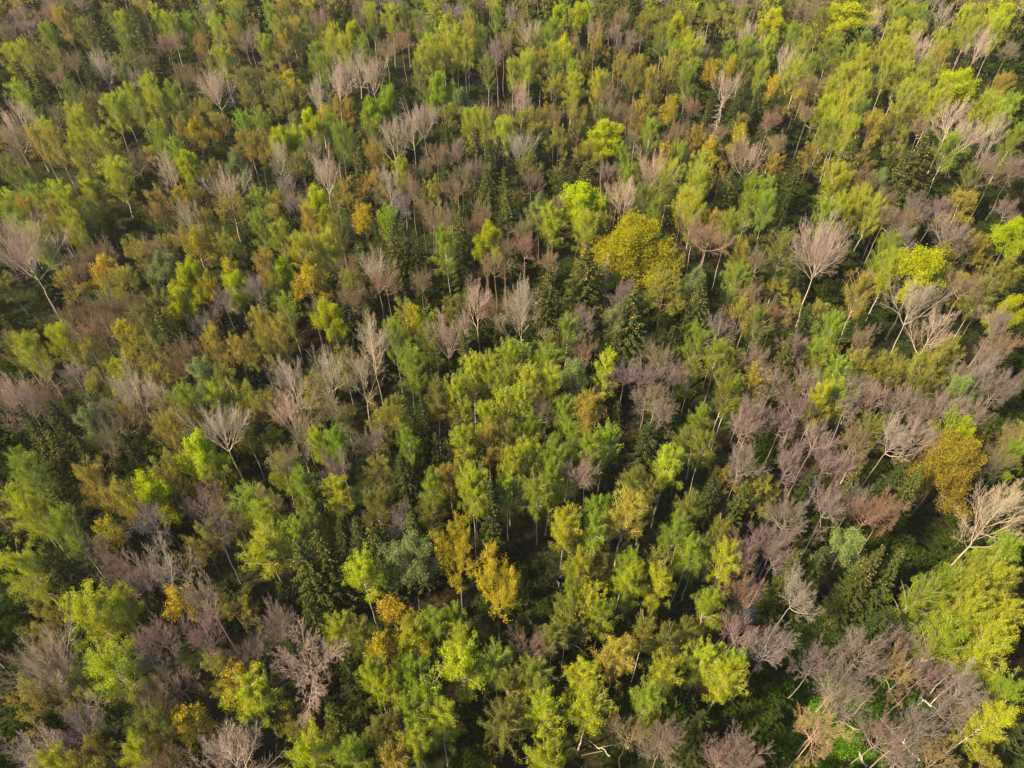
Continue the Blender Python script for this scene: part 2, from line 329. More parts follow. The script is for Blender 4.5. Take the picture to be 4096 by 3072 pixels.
# ------------------------------------------------------------------ kinds: (library, height, tint, name, category, adjective, group)
KIND = {
 'By': ('B', 20, (.262, .306, .006), 'birch_tree', 'birch', 'yellow-green birch', 'birches of the mixed wood'),
 'Bg': ('B', 19.5, (.155, .225, .007), 'birch_tree', 'birch', 'fresh green birch', 'birches of the mixed wood'),
 'Bo': ('B', 20, (.265, .220, .022), 'birch_tree', 'birch', 'golden orange birch', 'birches of the mixed wood'),
 'Bd': ('B', 18.5, (.125, .145, .013), 'birch_tree', 'birch', 'dull olive green birch', 'birches of the mixed wood'),
 'Ap': ('A', 20.5, (.400, .335, .250), 'leafless_tree', 'bare tree', 'pale cream leafless tree', 'leafless trees of the mixed wood'),
 'Am': ('E', 18.5, (.215, .176, .155), 'leafless_tree', 'bare tree', 'mauve grey leafless tree', 'leafless trees of the mixed wood'),
 'Ab': ('E', 18.5, (.205, .168, .100), 'leafless_tree', 'bare tree', 'brown leafless tree', 'leafless trees of the mixed wood'),
 'Ar': ('E', 18.5, (.225, .162, .112), 'leafless_tree', 'bare tree', 'reddish brown leafless tree', 'leafless trees of the mixed wood'),
 'Fo': ('F', 18, (.200, .196, .034), 'budding_tree', 'budding tree', 'olive budding tree', 'budding trees of the mixed wood'),
 'Fg': ('F', 18, (.240, .200, .036), 'budding_tree', 'budding tree', 'gold brown budding tree', 'budding trees of the mixed wood'),
 'Sc': ('C', 20.5, (.034, .048, .007), 'spruce_tree', 'spruce', 'cone bearing spruce', 'spruces of the mixed wood'),
 'S':  ('S', 19.5, (.022, .032, .006), 'spruce_tree', 'spruce', 'dark coneless spruce', 'spruces of the mixed wood'),
 'M':  ('M', 19, (.250, .290, .006), 'maple_tree', 'maple', 'bright lime round maple', 'maples of the mixed wood'),
 'My': ('m', 18.5, (.260, .240, .010), 'maple_tree', 'maple', 'yellowish sparse young maple', 'maples of the mixed wood'),
 'Mo': ('m', 18.5, (.290, .225, .014), 'maple_tree', 'maple', 'amber yellow sparse maple', 'maples of the mixed wood'),
 'O':  ('O', 20, (.222, .205, .006), 'oak_tree', 'oak', 'golden domed oak', 'oaks of the mixed wood'),
 'P':  ('O', 19.5, (.170, .145, .018), 'oak_tree', 'oak', 'dull gold rounded oak', 'oaks of the mixed wood'),
 'An': ('E', 19, (.285, .235, .195), 'leafless_tree', 'bare tree', 'pinkish grey leafless tree', 'leafless trees of the mixed wood'),
 'Ag': ('E', 18.5, (.290, .240, .120), 'leafless_tree', 'bare tree', 'golden tan leafless tree', 'leafless trees of the mixed wood'),
 'Y':  ('Y', 20.5, (.240, .215, .013), 'poplar_tree', 'poplar', 'mustard yellow branchy poplar', 'poplars of the mixed wood'),
 'G':  ('G', 19.5, (.140, .215, .008), 'poplar_tree', 'poplar', 'vivid green upright poplar', 'poplars of the mixed wood'),
 'W':  ('W', 18.5, (.150, .185, .055), 'willow_tree', 'willow', 'grey green feathery willow', 'willows of the mixed wood'),
 'K':  ('K', 19, (.300, .255, .200), 'dead_spruce', 'dead spruce', 'dead needleless spruce', 'dead spruces of the mixed wood'),
 'D':  ('D', 14,  (.024, .040, .005), 'understorey_bush', 'bush', 'low dark green bush', 'bushes under the trees'),
}
# ------------------------------------------------------------------ where every tree of the wood stands: survey sheets of 550 m2 and up, (kind x y width)
SHEETS = {
(0,0): '''Am 80 40 150 Am 180 110 150 Ar 300 0 200 Am 30 150 120 Bo 460 0 130 Bg 320 130 140 Bd 640 110 140 Bd 850 0 100 By 930 40 110 Bg 960 200 110 Sc 740 80 170 Sc 1060 0 150 Sc 1100 170 160 Ar 1290 220 250 Bd 180 260 80
By 1210 0 110 By 1320 60 180 Bg 1480 70 100 Bd 1580 70 100 By 1700 60 120 Fg 1830 130 180 Bg 1880 0 130 Am 1990 210 140 Bo 1600 240 130 By 1750 350 180 Bd 20 190 100 By 40 330 160 By 150 290 130 Bd 280 310 150 Fo 440 360 120 Ab 540 380 150
S 660 430 170 Ap 740 340 190 W 960 470 100 Am 1040 520 120 Ab 420 520 140 Bd 520 600 120 Sc 90 470 170 Sc 270 540 180 By 90 600 190 Ap 90 760 200 Ap 0 880 80 By 1150 560 150 By 1190 650 170 By 1030 640 150 By 930 690 140 By 850 740 180
Bg 1360 630 190 Fg 1600 750 140 Ab 1420 470 170 Ab 1520 500 120 Ap 1690 540 220 Bd 1950 520 180 D 1700 880 150 Fo 1980 670 150 Bd 660 700 140 Ar 750 690 100 By 510 790 110 By 600 820 120 By 560 880 130 By 330 920 110 Bo 240 980 150
Bo 360 1000 150 By 540 1020 190 By 760 1000 250 By 850 1260 260 Sc 1210 810 120 Sc 1320 940 110 Bg 1220 940 200 Bg 1370 1070 120 Ap 1310 1190 240 Fg 1420 910 130 My 1550 950 150 Fg 1740 880 220 Bg 1920 860 120 Fg 1900 1040 130 W 1870 1190 150
Ab 1020 1180 160 By 720 1400 180 Sc 660 1340 90 D 1150 1410 170 Fo 1540 1440 180 Mo 1400 1490 120 Ap 1750 1330 200 Fo 1500 1250 160 Fo 1640 1260 130 M 1490 1180 110 Bd 50 1200 160 Bd 160 1300 150 Ab 60 1000 160 Ab 80 1130 130 Ab 400 800 180
By 400 1420 250 Bg 270 1440 130 By 510 1470 130 By 40 1500 150 Bg 190 1480 100 Fg 1220 1470 150 Bd 1080 0 110 Am 1650 0 100 Ab 1150 400 130''',
(1000,0): '''Bg 150 0 120 Bd 290 0 130 Bd 440 0 130 Am 540 40 100 S 640 0 120 S 760 0 140 Ab 860 60 110 By 960 0 140 By 1110 0 150 Bd 1240 10 130 Bg 1340 60 100 Ab 1420 100 150 Am 1640 0 200 By 1750 50 140 By 1570 60 90 Bg 1430 130 130
By 1540 150 120 Bo 1740 140 130 By 1650 170 130 Bg 1850 180 120 By 1430 250 150 By 1360 320 120 By 1510 300 110 By 1610 240 140 By 1720 280 170 Bg 1980 0 110 Bo 240 120 170 Bo 340 120 160 Ab 30 150 100 By 100 230 140 M 800 160 150
By 650 150 140 Bd 560 150 130 By 640 220 180 By 740 250 150 Bg 880 260 140 Bg 510 300 150 Bg 600 390 130 Ap 650 480 150 Ap 730 420 180 Ap 830 380 220 Ap 960 430 150 Ab 1080 290 220 Ab 1220 200 200 Fg 240 400 160 My 290 550 160 Bd 130 580 180
Ap 500 590 180 Fg 720 740 200 Fo 290 690 190 G 1070 660 180 G 960 760 180 G 1510 560 160 D 1230 680 150 Bd 1430 680 110 Ap 1390 780 160 Ap 1290 870 180 Bd 1910 410 120 Bd 1340 460 120 Am 1990 300 70 W 1710 690 100 Bg 70 820 170
Fg 10 1030 130 Mo 590 830 130 M 440 860 120 W 330 890 150 M 220 990 110 M 350 1010 100 Bd 1000 950 170 Ap 1120 920 150 Fo 1600 800 140 By 1760 810 190 By 1880 850 130 Ar 1910 790 100 By 2000 880 170 Sc 1800 1000 180 S 1920 1080 180 S 2000 1060 150
Bg 630 880 150 Bd 790 1000 140 Fo 130 1050 170 Ap 180 1080 190 Ab 460 1060 180 Bg 690 950 130 Sc 860 1150 190 Ap 580 1220 200 Fg 930 1100 120 Fg 1010 1130 150 By 1190 1230 130 Fo 380 1200 140 Ab 1490 1130 150 Ab 1370 1240 170 Ap 1100 1300 160
Am 1650 1090 100 S 1580 960 150 Am 1800 1250 120 Fg 960 1340 190 Fg 760 1420 170 M 540 1490 160 Ar 1600 1390 220 Sc 1910 1310 170 Fo 1430 1400 150 Ab 1290 1400 130 Am 280 1390 160 Bg 40 1470 110 Fg 200 1490 120 Ab 1690 1300 120 Ab 1850 1270 120''',
(2000,0): '''Am 70 0 120 Bd 180 60 100 Ap 250 110 150 Fo 90 160 110 Ab 30 230 120 M 460 30 110 Bg 410 110 130 Bg 370 190 150 Bd 280 250 140 M 650 0 140 Fo 600 60 150 Bg 730 0 100 Ar 780 130 180 Fg 800 230 150 Bd 830 0 110 Bd 900 0 110
Ab 960 60 150 Am 950 180 120 Am 1050 200 100 Ab 1020 290 120 Fo 1160 60 180 Fo 1000 20 120 Bd 1390 20 140 Fo 1280 40 130 M 1430 90 150 Bg 1330 150 160 By 1590 250 230 Bg 1420 280 120 Fo 1780 10 240 Fo 1890 80 170 Fg 1400 370 150 Ap 1640 210 110
Bd 1530 30 120 Bd 1990 10 120 Bg 1860 300 100 Bg 2000 260 140 Ab 620 270 120 M 520 270 80 By 430 310 80 Bg 450 380 110 By 540 320 80 By 240 360 90 By 200 390 140 By 100 430 90 Bo 330 370 80 Fo 650 400 150 Bg 600 460 120 By 620 560 150
Ap 180 620 180 Fg 450 570 140 Fg 970 400 170 Fo 1060 490 120 Bo 1120 410 130 Bo 1200 490 100 Fg 1390 490 140 Bg 1540 490 130 By 790 510 150 Bd 850 550 110 Mo 1730 460 140 Ap 1860 520 140 Bd 1980 450 130 My 1900 420 110 Fo 1230 640 150
Ar 900 650 100 Bo 1130 780 70 Mo 1390 740 140 Ab 1550 770 140 Sc 1680 770 90 K 1800 730 130 S 1760 640 130 S 1930 670 170 Ab 1050 820 160 Ab 920 800 120 Bd 820 820 120 Fo 190 840 220 Fo 310 850 120 Fo 640 800 170 Fo 470 980 170 Ab 440 850 100
M 870 950 250 D 740 960 130 Bg 1230 930 110 By 20 900 130 Ap 170 1020 150 Ab 1060 1000 170 Ab 1480 940 120 Fg 1590 970 160 Ab 1390 1000 110 Ab 1780 960 130 Bd 1960 890 100 My 1930 980 130 My 1700 1080 110 Mo 1340 1120 130 Fo 720 1100 180
Bg 990 1120 110 Bg 1040 1280 80 Ap 1220 1190 170 Bg 1450 1110 170 By 1390 1230 160 Bg 1310 1370 150 By 1650 1170 120 By 1640 1310 190 Ab 1930 1090 120 Am 890 1250 120 S 600 1250 180 Sc 660 1290 180 S 490 1320 150 Fo 230 1200 150 Ab 250 1340 180
Sc 60 1310 150 Sc 30 1450 130 S 1990 1260 120 Sc 1880 1300 140 Ar 960 1420 220 Ap 1020 1430 140 Bd 1170 1460 90''',
(2996,0): '''M 210 50 160 Ap 30 130 120 Ab 470 0 220 M 820 0 290 Bd 620 30 120 Ap 1050 0 140 Bg 1240 0 150 By 1330 0 120 Bg 1430 0 120 Ap 1600 0 160 By 1870 0 150 By 1770 0 120 M 2080 0 150 S 2180 40 130 By 1250 110 120 By 1200 140 150
By 1370 150 130 Ap 1410 220 120 By 1560 200 90 Bg 1660 220 90 Ap 1440 280 120 Bo 1590 290 140 By 1840 80 130 By 1940 90 130 By 2080 80 120 By 2150 80 110 Ap 1920 180 170 Ab 2140 290 170 S 1800 340 130 Bg 400 160 180 By 500 210 130
Bg 210 240 90 By 160 260 80 Bg 20 260 90 Ap 320 320 170 By 120 440 130 Bd 30 460 110 By 370 450 200 Bg 460 350 130 Bg 530 400 130 Bg 740 220 120 Bg 680 280 180 Bg 820 320 130 By 950 340 150 Bg 960 220 100 By 1090 300 110 By 1220 260 170
By 1310 320 110 By 860 440 120 By 1160 430 130 By 1280 450 120 Bg 1460 420 120 By 1390 500 130 By 780 490 110 By 970 520 130 Bd 720 460 130 M 1680 530 290 By 1610 620 130 Bd 1450 600 130 By 1290 620 190 By 1400 640 150 By 1550 680 190
By 850 610 170 By 690 590 120 Bg 920 720 120 M 640 750 140 By 820 760 170 By 770 860 130 By 850 900 150 Bg 630 900 150 Fg 1020 850 130 Bd 1200 850 150 Fg 380 700 220 Mo 200 590 100 S 110 650 180 S 220 690 130 Ar 180 850 170 Ab 460 590 150
Ab 620 600 180 Ab 500 800 140 Fo 1280 1010 170 Ab 1440 900 150 Ap 1720 760 160 Ap 1800 920 170 Bo 2070 530 150 Bg 2110 700 120 By 1960 700 180 By 2060 760 130 Ap 2070 890 180 Bg 2170 730 120 Bg 2200 950 150 Sc 860 1060 170 Fo 970 1100 130
Sc 1480 1020 220 Sc 1300 1180 180 Bg 1680 1030 270 By 780 1260 270 Fg 520 1130 130 Ab 250 1060 150 Fg 220 1200 160 Ap 60 1070 140 Sc 410 1230 140 S 260 1350 150 W 1090 1340 120 Ab 960 1300 150 Am 1960 1190 170 Ab 2030 1260 200 Am 2190 1230 190
Bd 1870 1300 200 Bg 140 1380 80 Bg 30 1380 100 By 940 1470 150 Ar 1160 1490 130''',
(0,750): '''Bo 170 20 160 Bg 30 100 160 By 240 230 180 Bg 60 170 150 Bg 300 300 150 Bo 370 80 170 By 520 140 190 Bd 680 60 150 D 690 270 170 Ap 30 270 480 Ab 1210 40 150 Ap 1430 80 180 Fo 1820 20 240 Fg 1640 140 120 My 1560 320 190 Fo 1440 270 170
Bd 1300 360 110 W 1280 510 220 Fg 1030 380 270 Ab 760 400 220 Ar 620 450 150 Mo 800 520 210 Fg 960 600 260 Fo 800 690 180 Fo 1800 320 200 M 1540 540 110 M 1460 630 170 Mo 1620 650 180 My 1830 560 140 M 1840 690 110 M 1370 790 150 Fo 1270 790 90
Ar 640 860 200 Ab 780 820 150 Ab 900 850 150 Ab 1080 800 160 Ar 770 970 220 Ab 530 920 160 Ar 640 1040 150 Sc 1260 950 210 Bd 1060 930 170 Fg 1000 1120 150 My 930 1060 110 By 400 1040 250 By 160 1160 240 Fg 640 1180 150 Bd 60 1150 150
Am 1780 780 200 Am 1570 940 160 Bo 1650 1090 200 Fg 1860 1160 140 W 1540 1360 160 Ab 1470 1200 160 Ab 1390 1320 160 Fo 1750 1410 190 My 900 1350 170 Ap 1010 1430 180 Ap 1200 1470 180 Fg 1210 1400 110 Am 500 1440 190 Fo 680 1480 200
Ap 30 1500 140 Fg 500 620 200 Fo 1150 1180 160 Ab 560 560 150 Fo 1940 720 160 Am 1150 400 90''',
(1000,750): '''Bg 50 150 180 Bg 180 220 90 Fg 180 100 130 D 290 130 140 Am 330 0 170 Bo 440 130 180 By 400 290 240 By 600 280 220 Mo 900 110 190 Bg 1100 130 100 S 1010 230 120 Am 1210 10 170 Ap 970 430 70 Ab 1380 60 160 Ab 1470 120 150 Ab 1570 150 170
Ar 1870 60 150 Ab 1790 170 120 Sc 1680 190 180 Bg 1570 300 210 M 1900 270 160 Sc 1140 260 200 Sc 1240 240 110 S 1340 310 150 Sc 870 430 180 Bo 60 460 170 M 220 570 140 Mo 430 640 230 Fo 760 620 150 D 640 660 180 Ab 820 770 240 Ar 1070 650 170
Ab 1360 610 200 Ab 1980 500 220 Bg 260 830 220 Ap 1820 730 250 Bo 200 1020 200 Bo 30 940 180 M 640 900 190 Ap 930 1020 320 Bg 1130 1020 150 Fo 1230 860 150 My 1300 910 110 By 1400 970 110 Bd 1480 1050 100 Ap 1570 980 150 Sc 1650 910 70
Sc 1730 1100 130 Ap 290 1340 200 Ap 560 1280 220 Ap 850 1320 230 Bg 1330 1300 200 Bg 1250 1240 110 By 1780 1310 100 By 1900 1300 140 D 1580 1390 120 Bg 1700 1480 100 Fo 60 1180 200 Ab 550 860 150 Bd 180 730 110 Am 20 700 150 Bd 720 1270 100
Bd 700 180 160 Ab 770 520 140 Ab 1950 850 140''',
(2000,750): '''Sc 60 0 170 S 160 0 120 By 410 90 240 W 330 50 80 Ab 440 40 110 M 660 -20 300 By 710 120 210 Bd 840 180 110 Bg 1270 30 140 By 1480 -10 200 By 1640 30 190 Bo 1730 160 80 Ar 1710 230 330 O 1110 250 450 Sc 690 450 290 Sc 380 590 180
K 890 490 120 Fo 1420 450 130 Bg 1870 150 140 Ab 200 250 100 Ar 210 360 100 Ab 40 350 120 Fo 1340 660 370 W 1570 630 160 Sc 1690 670 200 Bg 1920 570 190 Fo 1970 400 140 Ap 190 700 360 Sc 1090 820 280 Sc 950 1130 140 W 930 900 140 Am 680 950 190
Bg 550 1010 110 S 510 1090 120 D 750 1130 130 Bd 410 1120 150 D 300 1080 150 Am 1010 740 170 Am 1790 1020 200 Fo 1990 870 150 Ab 1300 1240 130 Ar 680 1210 210 W 610 1370 190 Bg 370 1250 170 By 60 1200 150 Bg 140 1180 120 By 390 1400 220
By 210 1400 150 Bg 50 1420 90 By 860 1290 130 Am 1040 1380 200 Am 1240 1350 260 Am 1440 1380 100 Bg 1620 1090 180 Bg 1780 1200 210 Bd 1560 1380 110 Bd 1880 1450 140 Ab 400 500 150''',
(2996,750): '''Bg 30 0 100 Bg 200 0 140 S 310 -10 150 Bg 700 60 120 By 1030 20 190 By 850 0 150 Ar 1150 90 180 Ar 1300 140 180 Am 1400 40 150 Am 1540 30 170 Fg 1800 0 280 Am 2150 60 190 M 2190 260 220 Am 1680 220 260 Fg 1880 330 150 Am 1310 300 170
Fo 1600 430 250 Bg 1140 340 140 By 1200 490 220 Bo 980 650 190 Ap 700 250 390 Bd 350 320 250 M 1450 510 350 Ap 1440 700 300 Ab 1810 650 270 Ap 1570 970 240 Fo 2130 520 250 M 2150 850 160 Am 2050 950 170 Bd 1950 700 120 S 500 920 170
Ab 100 470 170 Ab 60 760 150 Bd 90 920 140 Ar 240 900 160 Bg 700 980 170 Ab 970 1110 200 Fo 900 1270 170 Sc 360 1150 170 Am 440 1190 140 Am 130 1290 190 Bg 580 1210 110 Fo 1140 1290 150 Bg 750 1330 120 Bd 990 1380 110 Bd 1100 1400 110
Am 900 1500 150 Fo 1650 1190 200 Fo 1500 1270 270 Am 1760 1380 170 Am 1930 1370 150 Ab 2100 1150 240 Am 2130 1440 190 Am 2000 1250 190 Am 200 1430 150 Am 530 1440 170 Bo 60 1420 110 Bd 1450 1460 210 Fo 640 1250 120''',
(0,1500): '''Ap 60 10 190 Am 200 50 160 Ab 330 60 150 S 150 210 130 S 380 180 240 Am 780 150 200 W 620 220 150 Ab 930 230 180 Fg 1040 170 130 Fo 1290 160 190 Bg 1430 50 140 By 1700 30 230 Ap 1670 220 320 Bd 1900 260 150 Fo 1950 30 200 Sc 190 330 220
Sc 350 430 230 S 590 460 220 Ab 790 430 190 Bo 1280 290 180 Fg 1450 270 150 M 1500 460 260 Fo 1270 640 260 D 1000 680 220 D 880 660 110 Bg 70 590 190 Bg 190 640 240 Bo 640 740 280 Bo 880 830 130 M 1110 820 290 Fg 1330 810 220 By 40 900 150
By 160 980 270 Bg 420 1080 170 Sc 370 860 180 Am 1150 1090 370 Am 1650 1120 250 Bg 1960 920 370 By 60 1400 290 Sc 320 1310 240 Am 730 1230 250 My 850 1120 120 D 960 1330 200 D 700 1200 130 Ap 1170 1340 240 D 1450 1460 160 Am 860 1480 190
Fo 1580 1250 150 Ab 1760 950 190 Am 1550 900 190 S 980 420 170 Fo 1720 650 240''',
(1000,1500): '''Fo 50 130 190 Ap 260 100 160 Ab 660 170 210 Ab 400 340 170 Fo 1050 220 320 Bd 1160 140 140 By 540 390 150 Bg 650 400 170 Am 950 430 250 Ab 260 500 260 By 210 630 160 Bg 370 740 180 Bg 1250 430 190 S 1240 610 220 S 1280 350 150 S 1380 150 160
Bd 1470 40 150 By 1640 20 160 Bg 1710 170 110 Sc 1680 220 140 By 1690 390 170 By 1870 190 150 Bo 1910 380 170 By 1790 630 200 Bo 1600 700 160 Bg 1470 780 130 By 1780 820 170 Sc 1920 840 130 S 1450 440 140 D 1600 600 130 By 700 780 250
Bd 940 840 180 Fo 1000 640 230 Am 650 660 190 Bd 460 1000 210 By 90 1010 190 By 100 1250 380 Sc 550 1220 260 Sc 380 1330 270 Sc 830 1140 180 Sc 940 1140 240 Sc 1270 1110 210 Am 1150 1050 190 Bd 1460 980 220 Y 1640 1160 350 Y 1980 1380 350
W 1260 1330 400 By 860 1440 290 S 700 1150 190 Bg 270 1110 120 D 500 780 150 Ab 150 900 140''',
(2000,1500): '''By 180 60 110 By 30 90 110 Ab 350 150 140 Bg 520 160 150 Bo 720 120 240 Bd 100 350 150 Bg 280 330 150 Bg 580 360 150 Bg 740 480 210 Bg 460 530 200 By 200 470 210 By 80 560 160 Bg 400 690 210 Bg 320 770 260 Bg 60 780 110 Am 640 660 110
S 960 180 190 Am 1190 80 220 Am 1320 140 170 S 1230 370 330 Bg 1660 250 200 Bd 1520 400 130 Bd 1670 440 150 Bg 1880 0 190 Am 2060 180 210 Am 1980 280 190 Am 2010 540 280 Fo 2110 790 220 S 1780 750 180 Sc 1980 790 150 By 1370 590 260
Bd 1090 740 150 Bd 1210 840 110 D 1000 850 170 Bg 790 940 150 Bg 760 1130 170 By 530 1080 240 Bo 1040 940 320 Bd 1550 930 230 Bg 1410 1130 180 Bd 1820 1130 180 Am 2000 1280 160 Bg 1530 1320 200 Bd 1640 1300 100 By 1850 1340 240 By 680 1370 210
Bd 850 1430 150 Bg 1020 1430 170 By 1090 1510 140 Bd 1270 1400 120 D 220 1460 170 Bg 870 380 120 D 690 1060 130''',
(2996,1500): '''By 640 20 210 Bg 770 0 100 Am 60 180 220 Am 440 120 140 Am 300 240 150 Am 590 370 250 Am 390 570 270 Am 920 0 150 Am 870 120 180 Am 1080 50 140 Am 1250 80 190 Am 1470 200 230 Am 1660 120 190 W 1760 20 190 Am 1900 190 190 Am 2080 0 230
Bg 1690 270 130 S 1980 280 180 M 1790 380 230 P 1740 480 420 An 1230 350 260 An 1430 380 210 Ab 900 400 190 Bd 1040 300 110 Am 720 550 190 Am 820 580 220 Sc 900 690 140 S 540 690 120 S 1260 650 220 Sc 1430 680 190 Ab 2050 570 210
Bg 2190 480 190 Am 380 1010 270 Am 720 920 290 Ar 1020 980 240 Ar 1170 970 210 W 840 1220 290 Ap 2150 880 480 Am 230 1200 210 Am 250 1340 240 Sc 430 1390 140 S 620 1360 190 Sc 1100 1320 190 Sc 1260 1390 200 S 1010 1390 180 S 1180 1420 200 Bg 1870 1420 190 Bg 2180 1310 160 By 2070 1470 190
Am 930 870 130 S 1100 800 140 Ab 2180 350 140''',
(0,2272): '''Am 1020 30 210 D 1190 210 230 D 600 80 110 By 600 200 390 By 830 160 260 Fo 260 390 180 D 30 350 180 Ap 170 510 320 Ap 340 760 240 By 800 690 430 Am 1190 400 290 Am 1160 600 240 An 1560 90 320 Mo 1390 150 190 Fo 1820 230 250 Am 1560 440 270
Am 1950 580 220 Am 2150 390 240 Fg 120 890 270 Fo 560 830 210 Mo 1850 810 310 By 1920 860 400 Fo 1690 700 280 Am 1330 830 240 Ab 1100 900 170 Bd 1030 1200 310 Mo 1390 1210 240 Am 490 1180 330 D 120 1250 250 Ap 180 1370 210 By 400 1470 310
By 1040 1390 260 Ap 1720 1290 640 Fo 640 1450 180 D 1170 960 150 D 300 1150 170 Am 430 700 190 Ab 1230 1500 170 D 1450 1400 200''',
(1000,2272): '''Am 160 300 280 S 330 450 160 Sc 390 140 210 An 430 660 600 By 660 350 210 Bd 870 410 140 Mo 1140 280 290 Bg 1440 310 200 Bg 1630 300 190 By 1660 450 200 By 1290 480 320 By 960 720 170 By 1080 850 250 Bg 1260 800 220 Bg 1400 930 130
By 1700 660 390 S 740 680 220 Sc 640 1070 270 Bg 1270 1060 240 By 1320 1230 240 By 1500 1120 240 Bd 980 1270 210 Bd 1090 1210 140 By 480 1360 340 Bg 790 1450 220 Bo 1130 1450 320 Bg 1960 640 160 Bd 2000 1090 190 D 1760 1470 200
Mo 1000 560 190 D 870 1290 150''',
(2000,2272): '''Bg 600 90 220 By 770 140 130 Bg 840 250 220 Bd 550 330 120 Am 260 530 220 By 1090 0 170 By 1330 0 240 Bg 1690 200 250 Bd 1200 410 170 Bd 1360 480 180 Bd 1500 420 220 Bo 970 530 320 By 1700 590 260 By 1860 770 290 By 1400 750 190
D 1450 1000 240 Bg 270 740 190 By 650 710 280 Bd 440 400 140 Bd 50 850 150 Bd 170 1050 110 By 380 1070 250 By 720 1000 340 By 400 1400 340 Bg 1190 970 180 S 1690 1150 280 Am 1400 1260 370 Ab 1100 1200 230 Ar 2000 60 190 Am 1940 350 180
Bg 1920 650 120 Am 1760 1520 180 Am 2000 1450 220''',
(2996,2272): '''An 440 90 300 Am 190 530 380 Am 600 640 290 Bg 1500 50 290 Bg 1680 0 240 By 1850 30 190 By 1830 170 290 By 1800 370 270 Bg 1640 430 340 Bd 2130 0 200 By 2150 190 240 By 2060 430 190 By 1990 600 300 S 1150 280 250 Am 1010 560 380
Am 1320 480 230 Ag 1250 720 240 Am 950 820 280 Am 790 1010 260 Ag 650 1210 390 Am 1440 1190 290 Am 1860 880 290 Am 1700 1040 190 Am 1530 750 190 Am 1150 1240 210 Am 1360 1430 250 Ag 1620 1470 240 By 2080 1110 320 Am 40 1440 180
Bg 2190 930 170''',
}
